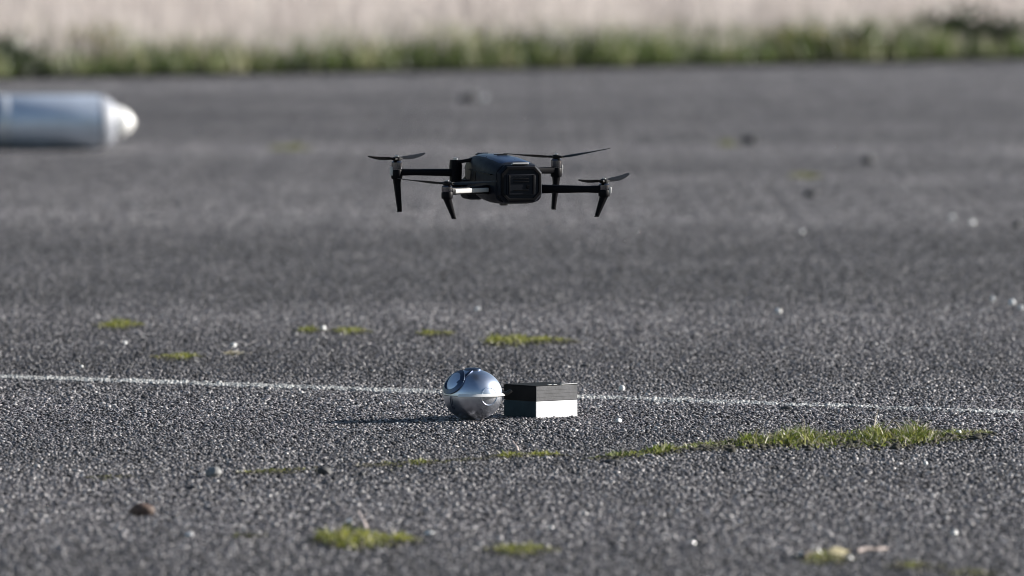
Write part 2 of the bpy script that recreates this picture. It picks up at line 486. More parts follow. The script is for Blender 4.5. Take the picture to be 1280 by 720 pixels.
# ------------------------------------------------------------------ grass tufts and moss on the tarmac
def tuft(name, label, cat, pts, width, hgt, n, moss=True, straw=0.06, mat=M_GREEN, group=None, wfun=None, lean=.76):
    """pts: pixel positions along the tuft's length on the ground; width (m) across, hgt (m) blade height"""
    P = [ground(x, y) for x, y in pts]
    cen = sum(P, Vector()) / len(P)
    t = thing(name, label, cat, cen, 0, group)
    seg = [(P[i], P[i + 1], (P[i + 1] - P[i]).length) for i in range(len(P) - 1)]
    tot = sum(q[2] for q in seg)
    def sample(m):
        out = np.zeros((m, 3)); pr = nrg.uniform(0, 1, m)
        hh = np.zeros(m)
        for i in range(m):
            r = pr[i] * tot
            for a, b, l in seg:
                if r <= l: break
                r -= l
            p = a.lerp(b, min(1, r / l))
            f = pr[i]
            prof = (wfun(f) if wfun else math.sin(math.pi * min(max(f, 0.02), .98)) ** .6)
            cl = 0.40 + 1.1 * max(0, noise.noise((p.x * 26, p.y * 6, 3.1)) + .7 * noise.noise((p.x * 75, p.y * 14, 9.1)) + .42)
            u = nrg.normal(0, .42)
            p = p + Vector((0, 1, 0)) * u * width * prof
            out[i] = (p.x - cen.x + nrg.normal(0, .006), p.y - cen.y, 0.0)
            hh[i] = prof * cl * max(.15, 1 - .5 * abs(u))
        return out, hh
    if moss:
        mb, mh = sample(int(n * 1.2))
        mb[:, 2] = mh * hgt * .22 * nrg.uniform(0, 1, len(mh))
        k = len(mb)
        co, fa = blades(mb, np.clip(hgt * .30 * mh, .002, .012) * nrg.uniform(.6, 1.3, k), nrg.uniform(.0018, .004, k), nrg.uniform(0, 6.28, k), np.clip(nrg.normal(.6, .2, k), .1, .95), seg=2)
        link('moss', np_mesh('moss', co, fa, M_MOSSB), t, 'stuff')
        # soil the plants root in
        sb, sh = sample(int(n * .5))
        co, fa = stones(sb[:, :2] + np.array([0, -width * .22]), np.full(len(sb), .0010) + sh * hgt * .06, np.clip(nrg.lognormal(math.log(.0030), .45, len(sb)), .0015, max(.004, hgt * .28)), .75)
        link('soil', np_mesh('soil', co, fa, M_SOIL), t, 'stuff')
    b, hh = sample(n)
    co, fa = blades(b, np.clip(hgt * hh * nrg.uniform(.4, 1.15, n), .003, 1), nrg.uniform(.0013, .0036, n), nrg.uniform(0, 6.28, n), np.clip(nrg.normal(lean, .2, n), .1, .97))
    link('blades', np_mesh('blades', co, fa, mat), t, 'stuff')
    k = int(n * straw)
    if k:
        b, hh = sample(k)
        co, fa = blades(b, np.clip(hgt * hh * nrg.uniform(.5, 1.4, k), .008, 1), nrg.uniform(.0015, .0034, k), nrg.uniform(0, 6.28, k), np.clip(nrg.normal(.75, .2, k), .1, .97))
        link('dead_blades', np_mesh('dead_blades', co, fa, M_STRAW), t, 'stuff')
    return t

GT = 'grass tufts growing through the tarmac'
M_LIME = mat_blade('lime_blades', [(0, (0.06, 0.075, 0.012)), (0.5, (0.22, 0.25, 0.03)), (1, (0.46, 0.45, 0.11))])
tuft('grass_strip', 'long ragged strip of green grass in a crack right of the box', 'grass',
     [(865, 560), (930, 555), (1000, 552), (1060, 551), (1140, 548), (1235, 543)], .24, .036, 4200, straw=.16, lean=.86,
     wfun=lambda f: min(1.0, .32 + 1.3 * f) * (1.0 if f < .70 else max(.30, 1 - (f - .70) * 2.6)))
tuft('grass_wisp', 'thin wisp of grass at the left end of the long grass strip', 'grass', [(735, 575), (800, 569), (872, 560)], .09, .018, 900, group=GT)
tuft('grass_tuft', 'largest bright green tuft, behind the ball and right of its top', 'grass', [(610, 428), (660, 427), (718, 427)], .22, .022, 1500, group=GT, mat=M_LIME,
     wfun=lambda f: 1.0 if .08 < f < .42 else (.62 if f < .9 else .3))
tuft('grass_tuft', 'small green tuft straight above the silver ball', 'grass', [(523, 418), (568, 418)], .15, .013, 500, group=GT, mat=M_LIME)
tuft('grass_tuft', 'green tuft with a white pebble at its left end', 'grass', [(416, 415), (462, 415)], .15, .015, 500, group=GT, mat=M_LIME)
tuft('grass_tuft', 'faint olive tuft just left of a white pebble', 'grass', [(370, 414), (403, 414)], .14, .013, 300, group=GT, mat=M_LIME)
tuft('grass_tuft', 'yellow green tuft on the left, farthest of the small tufts', 'grass', [(122, 407), (176, 407)], .2, .015, 600, group=GT, mat=M_LIME)
tuft('grass_tuft', 'flat bright tuft on the left just beyond the white line', 'grass', [(192, 447), (250, 447)], .16, .013, 700, group=GT, mat=M_LIME)
tuft('grass_tuft', 'tiny brown tuft right of the flat bright tuft', 'grass', [(281, 443), (303, 443)], .08, .010, 90, group=GT, straw=.8, mat=M_STRAW)
tuft('grass_tuft', 'large blurred mossy tuft at the lower middle edge', 'grass', [(392, 676), (440, 678), (518, 676)], .17, .026, 1100, group=GT, mat=M_LIME, straw=.12)
tuft('grass_tuft', 'small blurred olive tuft right of the large mossy one', 'grass', [(612, 689), (690, 688)], .14, .014, 600, group=GT, mat=M_LIME)
tuft('grass_tuft', 'faint moss speck on the tarmac left of the large mossy tuft', 'grass', [(296, 670), (322, 670)], .06, .006, 120, group=GT, straw=0, mat=M_LIME)
tuft('grass_tuft', 'mossy tuft round the dead leaves at the lower right', 'grass', [(998, 699), (1060, 699)], .13, .014, 480, group=GT, mat=M_LIME, straw=.3)
tuft('grass_tuft', 'low mossy tuft right of the pale twig', 'grass', [(1116, 709), (1172, 709)], .10, .012, 420, group=GT, mat=M_LIME)
tuft('grass_tuft', 'mossy tuft cut by the lower right edge of the picture', 'grass', [(1180, 718), (1245, 718)], .10, .010, 420, group=GT, mat=M_LIME)
MG = 'moss along the crack'
tuft('moss_patch', 'thin moss in the crack below the box', 'moss', [(612, 573), (652, 570), (704, 570)], .07, .013, 620, group=MG, mat=M_LIME)
tuft('moss_patch', 'faint moss along the crack below the ball', 'moss', [(448, 584), (500, 581), (556, 578)], .08, .010, 620, group=MG, mat=M_LIME)
tuft('moss_patch', 'faint moss in the crack beside the round dark pebble', 'moss', [(300, 592), (350, 590), (395, 588)], .08, .010, 560, group=MG, mat=M_LIME)
tuft('moss_patch', 'last sparse moss of the crack right of the grey pebble, far left end', 'moss', [(108, 598), (160, 597)], .06, .006, 160, group=MG, mat=M_LIME)
tuft('moss_patch', 'sparse moss between the crack below the ball and the box', 'moss', [(560, 577), (608, 574)], .05, .006, 160, group=MG, mat=M_LIME)
tuft('grass_tuft', 'blurred far green smudge right of the silver cylinder', 'grass', [(335, 186), (395, 186)], .6, .03, 200, group=GT, mat=M_LIME)
tuft('grass_tuft', 'blurred far green smudge beside the far dark stone, upper right', 'grass', [(893, 181), (926, 181)], .4, .025, 170, group=GT, mat=M_LIME)
tuft('grass_tuft', 'blurred far yellow green smudge right of the drone', 'grass', [(985, 221), (1028, 221)], .3, .025, 260, group=GT, mat=M_LIME)

# ------------------------------------------------------------------ loose pebbles, twigs, leaves
def mat_stone(name, a, b, rough=0.7, coat=0.0):
    return plain(name, tuple((x + y) / 2 for x, y in zip(a, b)), rough, var=.35, scale=140, bump=.5, coat=coat)
M_PB_DARK = mat_stone('dark_stone', (.035, .035, .04), (.06, .06, .06))
M_PB_GREY = mat_stone('grey_stone', (.15, .15, .16), (.25, .25, .24))
M_PB_BROWN = mat_stone('brown_stone', (.07, .045, .036), (.13, .08, .06))
M_PB_WHITE = mat_stone('white_quartz', (.70, .70, .68), (.85, .85, .82), 0.35, 0.6)
M_GLINT = plain('wet_quartz', (.85, .85, .84), 0.16, var=.1, scale=80, coat=1.0, spec=1.0)

def pebble(px, py, wpx, hpx, mat, label, depth=1.0, seed=0, sub=2):
    p = ground(px, py)
    k = p.y / FPX
    w, h = wpx * k, hpx * k
    bm = bmesh.new(); bmesh.ops.create_icosphere(bm, subdivisions=sub, radius=1)
    r = random.Random(seed * 31 + int(px))
    planes = [Vector((r.gauss(0, 1), r.gauss(0, 1), r.gauss(0, .7) + .2)).normalized() for _ in range(7)]
    for v in bm.verts:
        c = v.co.copy()
        for q in planes:                      # knock flat facets off the pebble
            dd = c.dot(q) - .78
            if dd > 0: c -= q * dd * .85
        c *= 1 + .10 * noise.noise(c * 2.3 + Vector((seed, px, 0)))
        v.co = Vector((c.x * w / 2, c.y * w / 2 * depth, c.z * h * .62 + h * .38))
    me = bpy.data.meshes.new('pebble'); bm.to_mesh(me); bm.free()
    me.materials.append(mat); me.shade_smooth(); me.set_sharp_from_angle(angle=R(28))
    o = link('pebble', me); o.location = p; o.rotation_euler = (0, 0, 0)
    return tag(o, label, 'pebble', 'loose pebbles on the tarmac')

pebble(267, 597, 21, 15, M_PB_GREY, 'grey pebble with a pale right side, lower left', 1.0, 1)
pebble(178, 645, 34, 17, M_PB_BROWN, 'dark and rust brown stone nearest the lower left corner', .8, 2)
pebble(405, 594, 20, 12, M_PB_DARK, 'round dark pebble on the crack left of the ball', 1, 3)
pebble(452, 596, 9, 7, M_PB_DARK, 'tiny dark pebble right of the round dark pebble', 1, 4)
pebble(240, 612, 13, 6, M_PB_DARK, 'flat dark pebble under the grey pebble', 1, 5)
pebble(973, 392, 9, 7, M_GLINT, 'white glinting pebble with a dark left side beyond the line', 1, 6)
pebble(404, 413, 7, 6, M_PB_WHITE, 'white pebble between two small grass tufts', 1, 7)
pebble(597, 389, 7, 6, M_GLINT, 'tiny glinting pebble between the drone and the ball', 1, 8)
pebble(1215, 281, 8, 6, M_GLINT, 'brighter of the two glinting pebbles far right', 1, 9)
pebble(1190, 273, 7, 5, M_GLINT, 'fainter of the two glinting pebbles far right', 1, 10)
pebble(1003, 292, 6, 5, M_GLINT, 'faint glinting pebble right of the drone', 1, 11)
pebble(1265, 381, 9, 8, M_GLINT, 'white pebble at the right edge beyond the line', 1, 12)
pebble(1241, 376, 7, 6, M_GLINT, 'smaller white pebble beside the one at the right edge', 1, 13)
pebble(1276, 388, 9, 7, M_PB_WHITE, 'white pebble cut by the right edge of the picture', 1, 14)
pebble(156, 430, 6, 4, M_PB_WHITE, 'white pebble left of the flat bright tuft', 1, 15)
pebble(102, 460, 5, 4, M_PB_WHITE, 'small white pebble just beyond the line at left', 1, 16)
pebble(777, 489, 9, 8, M_PB_WHITE, 'white pebble just beyond the line right of the box', 1, 17)
pebble(773, 529, 9, 7, M_PB_WHITE, 'small white pebble on the near side right of the box', 1, 18)
pebble(1157, 582, 6, 6, M_PB_WHITE, 'small white pebble below the right end of the grass strip', 1, 19)
pebble(536, 669, 14, 6, M_PB_WHITE, 'flat white chip right of the large mossy tuft', .7, 20)
pebble(236, 671, 13, 6, M_PB_WHITE, 'flat white chip between the rust stone and the mossy tuft', .7, 21)
pebble(437, 655, 8, 7, M_GLINT, 'bright pebble on top of the large mossy tuft', 1, 22)
pebble(1198, 545, 10, 8, M_PB_WHITE, 'white pebble in the right end of the grass strip', 1, 23)
pebble(978, 548, 8, 9, M_PB_WHITE, 'white pebble in the middle of the grass strip', 1, 24)
pebble(937, 180, 22, 11, M_PB_DARK, 'blurred far dark stone beside a green smudge', 1, 25)
pebble(1085, 205, 17, 11, M_PB_DARK, 'blurred far dark stone, upper right', 1, 26)
pebble(1013, 247, 18, 10, M_PB_DARK, 'blurred dark stone below the yellow green smudge', 1, 27)
pebble(1271, 285, 14, 9, M_PB_DARK, 'blurred dark stone at the right edge', 1, 28)
pebble(587, 127, 26, 12, M_PB_DARK, 'dark stone far behind, just above the drone', 1, 29)
pebble(606, 125, 10, 6, M_GLINT, 'pale glinting stone beside the far dark stone above the drone', 1, 30)
pebble(983, 513, 16, 6, M_PB_DARK, 'flat dark chip on the white line right of the box', .7, 31)
pebble(765, 579, 28, 5, M_PB_DARK, 'long flat dark chip under the thin wisp of grass', .5, 32)
pebble(731, 459, 14, 5, M_PB_DARK, 'flat dark chip beyond the line above the box', .6, 33)
pebble(24, 484, 8, 6, M_PB_DARK, 'dark pebble against the white line at left', 1, 34)
pebble(1020, 695, 14, 12, M_PB_WHITE, 'cream pebble among the dead leaves, lower right', 1, 35)
pebble(1002, 697, 9, 8, M_PB_WHITE, 'pale small pebble left of the cream pebble', 1, 36)
pebble(1062, 701, 8, 7, M_PB_WHITE, 'pale small pebble under the pale twig', 1, 37)
pebble(689, 662, 7, 6, M_PB_WHITE, 'small pale pebble above the small blurred olive tuft', 1, 38)
pebble(866, 681, 7, 6, M_PB_WHITE, 'small pale pebble in the bottom middle right', 1, 39)
pebble(1193, 670, 9, 8, M_PB_WHITE, 'pale pebble above the low mossy tufts lower right', 1, 40)
pebble(292, 434, 8, 6, M_PB_WHITE, 'pale pebble behind the tiny brown tuft', 1, 41)

def twig(px0, py0, px1, py1, r0, r1, z1, mat, label):
    a, b = ground(px0, py0), ground(px1, py1)
    b.z = z1
    t = thing('twig', label, 'twig', a)
    m = MB(); v = b - a
    m.bar([((0, 0, r0), r0, r0), (v * .33 + Vector((.0, .004, r0 + .002)), r0 * .95, r0 * .9), (v * .7 + Vector((0, -.003, r0)), r1 * 1.1, r1), (v + Vector((0, 0, r1)), r1, r1 * .9)], n=8, up=(0, 0.02, 1), power=2)
    k = v * .62 + Vector((0, 0, r0))
    m.bar([(k, r1 * .7, r1 * .7), (k + Vector((.006, -.004, .006)), r1 * .3, r1 * .3)], n=6, power=2)
    m.build('stick', mat, t)
    return t
M_TWIG = plain('bleached_wood', (.55, .46, .42), .8, var=.3, scale=120, bump=.5)
M_DTWIG = plain('dark_wood', (.04, .032, .028), .8, var=.3, scale=120, bump=.5)
twig(1072, 692, 1108, 690, .0032, .0026, .002, M_TWIG, 'pale pinkish twig at the lower right')
twig(648, 566, 641, 560, .0022, .0012, .010, M_TWIG, 'short pale twig sticking up from the crack below the box')
twig(458, 664, 448, 650, .0026, .0016, .010, M_TWIG, 'pale twig sticking up from the large mossy tuft')
twig(1004, 700, 1024, 694, .004, .003, .006, M_DTWIG, 'dark twig beside the cream pebble, lower right')

def leaf(px, py, length, mat, label, rz, tilt):
    p = ground(px, py)
    o = thing('dead_leaf', label, 'leaf', p + Vector((0, 0, .006)), rz)
    n = 9; vs = []; fs = []
    for i in range(n):
        t = i / (n - 1); w = length * .24 * math.sin(math.pi * min(1, t * .94 + .03)) ** .8
        for sgn, zc in ((-1, .32), (0, 0), (1, .32)):
            vs.append((t * length - length / 2, sgn * w, zc * w + .15 * length * (t - .5) ** 2 + math.sin(tilt) * w * sgn + .0012))
    for i in range(n - 1):
        for j in range(2):
            a = i * 3 + j; fs.append((a, a + 1, a + 4, a + 3))
    m = MB(); m.add(vs, fs); b = m.build('leaf_blade', mat, o, smooth=60)
    sm = b.modifiers.new('thick', 'SOLIDIFY'); sm.thickness = .0006
    m = MB(); m.bar([((length * .42, 0, .003), .0008, .0008), ((length * .75, .003, .002), .0006, .0006)], n=6, power=2); m.build('leaf_stalk', mat, o)
    return o
M_LEAF = plain('dead_leaf', (.42, .37, .22), .7, var=.35, scale=90)
leaf(1046, 697, .030, M_LEAF, 'curled dry leaf between the cream pebble and the pale twig', .5, .7)

# ------------------------------------------------------------------ silver ball and its box
M_STEEL = plain('dull_steel', (.52, .58, .69), .34, 1.0, var=.12, scale=30, bump=.05)
M_STEEL_LOW = plain('shaded_steel', (.50, .53, .60), .38, 1.0, var=.12, scale=30, bump=.05)  # darker reflection on the ball's lower half, put into the steel colour
M_STEEL_D = plain('blackened_steel', (.09, .115, .17), .36, 1.0, var=.3, scale=60, bump=.08)
M_BRIGHT = plain('bright_strip', (.88, .88, .87), .35, 0.2, var=.05, scale=60)
M_BLACK = plain('black_plastic', (.012, .012, .013), .5, var=.3, scale=80)

bc = ground(591, 525.5)
BR, BZ = 0.0512, 0.0445
ball = thing('metal_ball', 'silver metal ball with a bright seam strip, standing on the tarmac', 'ball', bc)
def ell(th, ph, k=1.0):
    """point on the ball: th longitude from the camera side (towards +x), ph latitude"""
    return Vector((BR * k * math.sin(th) * math.cos(ph), -BR * k * math.cos(th) * math.cos(ph), BZ + BZ * k * math.sin(ph)))
m = MB(); m.lathe([(.001, BZ * 2 - .0001)] + [(BR * math.cos(p), BZ + BZ * math.sin(p)) for p in np.linspace(1.50, .010, 26)] + [(BR * .96, BZ + .0004)], 72)
m.build('upper_shell', M_STEEL, ball, smooth=50)
m = MB(); m.lathe([(BR * .96, BZ - .0004)] + [(BR * math.cos(p), BZ + BZ * math.sin(p)) for p in np.linspace(-.010, -1.42, 26)] + [(.018, .0004), (.0172, 0.0)], 72)
m.build('lower_shell', M_STEEL_LOW, ball, smooth=50)
m = MB(); m.lathe([(BR * .975, BZ - .0014), (BR * .975, BZ + .0014)], 72); m.build('seam_gap', M_BLACK, ball)
def band(name, mat, pts, hw, thick, par, flare=1.0):
    """strap following the ball's surface through (th, ph) points"""
    vs = []; fs = []
    q = [ell(t, p) for t, p in pts]; cc = Vector((0, 0, BZ))
    for i, p in enumerate(q):
        d = (q[min(i + 1, len(q) - 1)] - q[max(i - 1, 0)]).normalized(); nn = (p - cc).normalized(); sd = d.cross(nn).normalized()
        for a, b in ((-1, -.3), (-1, 1), (1, flare), (1, -.3)):
            vs.append(p + sd * hw * a + nn * thick * b)
    for i in range(len(q) - 1):
        for k in range(4):
            a, b = i * 4 + k, i * 4 + (k + 1) % 4
            fs.append((a, b, b + 4, a + 4))
    e = (len(q) - 1) * 4
    fs += [(0, 1, 2, 3), (e + 3, e + 2, e + 1, e)]
    mm = MB(); mm.add(vs, fs)
    return mm.build(name, mat, par, bevel=.0003, smooth=40)
band('seam_strip', M_BRIGHT, [(t, .03 + .0 * t) for t in np.linspace(-.48, 1.50, 30)], .0022, .0012, ball, 4.6)
# embossed round boss straddling the seam on the right
def ringpts(t0, p0, r, n=40): return [(t0 + r * math.cos(a) / math.cos(p0), p0 + r * 1.08 * math.sin(a)) for a in np.linspace(0, 2 * math.pi, n)]
band('boss_ring', M_STEEL, ringpts(.62, -.02, .33), .0011, .0010, ball)
# dark port with collar at the upper left, lug on top
band('port_collar', M_STEEL_D, ringpts(-.95, .60, .42), .0042, .0030, ball)
pp = ell(-.95, .62); pn = (pp - Vector((0, 0, BZ))).normalized()
m = MB(); m.lathe([(.0165, -.004), (.0165, .0006), (.013, .0020), (.004, .0026)], 32, pp - pn * .0018, pn); m.build('port_cover', M_STEEL, ball)
band('dark_strap', M_STEEL_D, [(t, p) for t, p in zip(np.linspace(-.62, -.10, 12), np.linspace(.50, 1.25, 12))], .0026, .0016, ball)
m = MB(); m.lathe([(.0150, -.002), (.0150, .0022), (.011, .0040), (.002, .0046)], 28, (0.000, 0, BZ * 2 - .0022)); m.build('top_cap', M_STEEL_D, ball, bevel=.0003)
for dt in (-.86, -.78):
    band('rib', M_STEEL_D, [(dt, p) for p in np.linspace(-.02, -.55, 10)], .0007, .0007, ball)
m = MB(); tip = Vector((BR * .99, -.004, BZ + .0015))
m.bar([(tip, .0045, .004), (tip + Vector((.008, .0, .001)), .004, .0034), (tip + Vector((.016, .003, .006)), .0030, .0028)], n=12, up=(0, 1, 0), power=3)
m.build('spout', M_BLACK, ball)

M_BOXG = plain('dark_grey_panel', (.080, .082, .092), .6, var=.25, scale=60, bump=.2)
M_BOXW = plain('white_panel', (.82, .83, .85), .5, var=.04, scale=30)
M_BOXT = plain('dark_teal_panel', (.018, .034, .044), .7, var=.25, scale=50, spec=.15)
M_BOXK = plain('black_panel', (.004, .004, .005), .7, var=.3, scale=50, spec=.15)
M_EDGE = plain('painted_highlight', (.55, .55, .55), .5, var=.3, scale=90)
near = ground(669.5, 523.5)
ANG = R(40)
W1, W2, BH = .0735, .0790, .0570      # depth of left face, width of right face, height
box = thing('scale_box', 'small block, black at left, grey over white at right, beside the ball', 'box', near, 0)
ur = Vector((math.cos(ANG), math.sin(ANG), 0))      # along the right-hand face, away
ul = Vector((-math.sin(ANG), math.cos(ANG), 0))     # along the left-hand face, away
def blk(name, mat, a, b, c, d, z0, z1, bevel=.0006, par=box):
    """box from a..b along ur and c..d along ul"""
    vs = []
    for z in (z0, z1):
        for p, q in ((a, c), (b, c), (b, d), (a, d)): vs.append(ur * p + ul * q + Vector((0, 0, z)))
    mm = MB(); mm.add(vs, [(3, 2, 1, 0), (4, 5, 6, 7), (0, 1, 5, 4), (1, 2, 6, 5), (2, 3, 7, 6), (3, 0, 4, 7)])
    return mm.build(name, mat, par, bevel=bevel, smooth=0)
W2 = 52.5 / 724 / math.cos(ANG); W1 = 39.5 / 724 / math.sin(ANG)
blk('core', M_BLACK, .0015, W2 - .0015, .0015, W1 - .0015, .0005, BH - .0012)
HM = .0300
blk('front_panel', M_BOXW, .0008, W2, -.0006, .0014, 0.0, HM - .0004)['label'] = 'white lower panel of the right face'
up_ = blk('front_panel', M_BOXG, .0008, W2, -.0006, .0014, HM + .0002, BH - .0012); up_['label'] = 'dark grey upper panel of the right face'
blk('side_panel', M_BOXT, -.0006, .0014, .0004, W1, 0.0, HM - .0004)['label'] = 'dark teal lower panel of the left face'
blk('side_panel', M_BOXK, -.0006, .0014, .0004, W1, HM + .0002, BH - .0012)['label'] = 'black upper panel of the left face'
lid = blk('lid', M_BOXK, -.0008, W2 + .0002, -.0008, W1 + .0002, BH - .0010, BH + .0001)
for a, b in ((.028, .036), (.040, .048), (.058, W2)):
    blk('edge_highlight', M_EDGE, a, b, -.0011, .0030, BH + .0003, BH + .0015, .0003, lid)  # pale bits paint highlights along the top edge
for z in (.037, .043, .049):
    blk('groove', M_BOXG, .003, W2 - .003, -.0010, .0, z, z + .0006, 0, up_)

# ------------------------------------------------------------------ silver cylinder with a white nose, far left
M_ALU = plain('silver_paint', (.66, .73, .84), .46, .6, var=.10, scale=9)
M_COLLAR = plain('grey_collar', (.36, .38, .43), .55, .0, var=.1, scale=12)
M_ALU2 = plain('pale_band', (.66, .70, .76), .42, .6, var=.08, scale=12)
M_BLUE = plain('blue_paint', (.05, .11, .28), .4, var=.2, scale=12)
M_NOSE = plain('white_nose', (.86, .86, .85), .35, var=.05, scale=14)
CR = 0.100
cp = ground(124, 188)
cyl = thing('finned_cylinder', 'blurred silver cylinder with a white rounded nose lying far left', 'cylinder', (cp.x, cp.y, 0), R(7))
# local axis: nose towards +x
AX = (1, 0, 0); OZ = (0, 0, CR)
m = MB(); m.lathe([(CR * .985, -.325), (CR, -.315), (CR, -.012), (CR * .97, -.004), (CR * .97, .0), (CR * .97, .0005)], 56, OZ, AX)
m.build('body', M_ALU, cyl)
m = MB(); m.lathe([(CR * .97, .001), (CR * .975, .004), (CR * .93, .018), (CR * .80, .040), (CR * .66, .054), (CR * .62, .055)], 56, OZ, AX)
m.build('collar', M_COLLAR, cyl)
m = MB(); m.lathe([(CR * .60, .054), (CR * .60, .062), (CR * .54, .080), (CR * .44, .098), (CR * .30, .114), (CR * .15, .124), (.002, .128)], 56, OZ, AX)
m.build('nose', M_NOSE, cyl, smooth=60)
m = MB(); m.lathe([(CR * .99, -.375), (CR * 1.012, -.371), (CR * 1.012, -.330), (CR * .99, -.326)], 56, OZ, AX); m.build('pale_band', M_ALU2, cyl)
m = MB(); m.lathe([(CR * .985, -.700), (CR, -.69), (CR, -.378), (CR * .985, -.374)], 56, OZ, AX); m.build('rear_section', M_BLUE, cyl)
m = MB(); m.lathe([(.01, -.86), (CR * .55, -.858), (CR * .62, -.85), (CR * .97, -.702), (CR * .97, -.699)], 56, OZ, AX); m.build('tail_cone', M_ALU, cyl)
for k in range(4):
    a = R(45 + 90 * k); m = MB()
    dy, dz = math.cos(a), math.sin(a); px_, pz_ = -dz, dy
    vs = []
    for sgn in (-1, 1):
        for x, r in ((-.74, CR * .80), (-.86, CR * .52), (-.89, CR * 1.28), (-.80, CR * 1.28)):
            vs.append((x, dy * r + px_ * sgn * .002, CR + dz * r + pz_ * sgn * .002))
    m.add(vs, [(0, 1, 2, 3), (7, 6, 5, 4), (0, 4, 5, 1), (1, 5, 6, 2), (2, 6, 7, 3), (3, 7, 4, 0)])
    m.build('fin', M_ALU, cyl, bevel=.0006)

# ------------------------------------------------------------------ the drone
M_SHELL = plain('drone_shell', (.007, .009, .015), .50, var=.15, scale=120, bump=.08, spec=.14)
M_TOP = plain('drone_top', (.018, .036, .090), .30, var=.12, scale=120, bump=.05, spec=.55)  # blue sheen of the sky painted into the base colour
M_ARM = plain('drone_arm', (.004, .004, .006), .5, var=.15, scale=150, bump=.06, spec=.09)
M_DARK = plain('drone_dark', (.004, .004, .005), .5, var=.2, scale=150, spec=.2)
M_BELL = plain('motor_bell', (.14, .14, .16), .24, 1.0, var=.1, scale=150)
M_METAL = plain('motor_metal', (.45, .46, .50), .30, 1.0, var=.1, scale=150)
M_LIGHT = plain('pale_grey', (.42, .42, .42), .45, var=.06, scale=120)  # pale grey that paints sunlight on the arms; also the battery clip
M_PROP = plain('propeller', (.006, .006, .007), .55, var=.15, scale=200, spec=.12)
M_GLASS = plain('lens_glass', (.006, .007, .012), .05, var=.1, scale=50, coat=1.0)

YAW = R(22.7)
dc = at(626.5, 238, FOCUS)
drone = thing('drone', 'dark grey folding-arm quadcopter hovering above the tarmac', 'drone', dc, YAW)
drone.rotation_euler = (R(0.0), R(0.0), YAW)

body = MB()
sec = [(-.0800, .0370, .0430, -.0150), (-.0775, .0435, .0475, -.0190), (-.060, .0465, .0505, -.0215), (-.030, .0465, .0550, -.0205), (.005, .0440, .0585, -.0170),
       (.040, .0390, .0600, -.0100), (.070, .0310, .0595, .0030), (.095, .0270, .0560, .0110), (.110, .0225, .0490, .0170), (.116, .0150, .0440, .0220)]
def section_bar(mb, sec, n=28, power=3.6):
    vs = []; fs = []
    for y, hw, zt, zb in sec:
        zc, hh = (zt + zb) / 2, (zt - zb) / 2
        for k in range(n):
            a = 2 * math.pi * (k + .5) / n; ca, sa = math.cos(a), math.sin(a); e = 2 / power
            x = hw * math.copysign(abs(ca) ** e, ca); z = hh * math.copysign(abs(sa) ** e, sa)
            vs.append((x * (1 - .10 * max(0, z / hh) ** 2), y, zc + z))
    for i in range(len(sec) - 1):
        for k in range(n):
            a, b = i * n + k, i * n + (k + 1) % n
            fs.append((a, b, b + n, a + n))
    fs += [tuple(range(n)), tuple(range((len(sec) - 1) * n + n - 1, (len(sec) - 1) * n - 1, -1))]
    mb.add(vs, fs)
section_bar(body, sec, 20, 5.0)
bo = body.build('body', M_SHELL, drone, smooth=40)
# raised top cover with a seam round it
m = MB(); section_bar(m, [(-.066, .030, .0520, .030), (-.060, .033, .0535, .030), (-.02, .0345, .0590, .03), (.03, .0315, .0625, .03), (.065, .0265, .0620, .03), (.090, .022, .0585, .03), (.096, .018, .0545, .03)], 24, 3.2)
top = m.build('top_cover', M_TOP, drone, smooth=40)
m = MB(); m.box((0, .088, .0605), (.020, .012, .003), (R(-12), 0, 0)); m.build('upper_sensor', M_GLASS, top, bevel=.0008)
m = MB(); m.box((0, -.010, .0612), (.024, .003, .0012), (R(3), 0, 0)); m.box((0, .004, .0622), (.024, .003, .0012), (R(3), 0, 0)); m.build('vent_slots', M_DARK, top)
# side vents
for sx in (-1, 1):
    for k in range(5):
        m = MB(); m.box((sx * (.0420 - .0014 * k), .016 + .008 * k, .024), (.0016, .0045, .020), (R(18), 0, 0)); m.build('side_vent', M_DARK, bo, bevel=.0003)
    m = MB(); m.bar([((sx * .0462, -.066, .0300), .0022, .0010), ((sx * .0468, -.02, .0330), .0022, .0010), ((sx * .0315, .07, .0350), .0022, .0010)], n=8); m.build('side_seam', M_DARK, bo)
for y in (-.045, .055):
    m = MB(); m.lathe([(.0075, 0), (.0075, .004), (.006, .005)], 20, (-.014 if y < 0 else .012, y, -.0195 if y < 0 else -.0100), (0, 0, -1)); m.build('lower_sensor', M_GLASS, bo)

# battery: eight-sided block in the tail with frame, plate, grips and button
def octa(w, zt, zb, ch, y): return [(-w + ch, y, zb), (w - ch, y, zb), (w, y, zb + ch), (w, y, zt - ch), (w - ch, y, zt), (-w + ch, y, zt), (-w, y, zt - ch), (-w, y, zb + ch)]
def octa_block(mb, secs):
    vs = []; fs = []
    for s_ in secs: vs += octa(*s_)
    for i in range(len(secs) - 1):
        for k in range(8):
            a, b = i * 8 + k, i * 8 + (k + 1) % 8; fs.append((a, b, b + 8, a + 8))
    fs += [tuple(range(8)), tuple(range((len(secs) - 1) * 8 + 7, (len(secs) - 1) * 8 - 1, -1))]
    mb.add(vs, fs)
m = MB(); octa_block(m, [(.0405, .0465, -.0185, .013, -.074), (.0405, .0465, -.0185, .013, -.084), (.0380, .0440, -.0160, .012, -.0880)])
bat = m.build('battery', M_SHELL, drone, bevel=.0008)
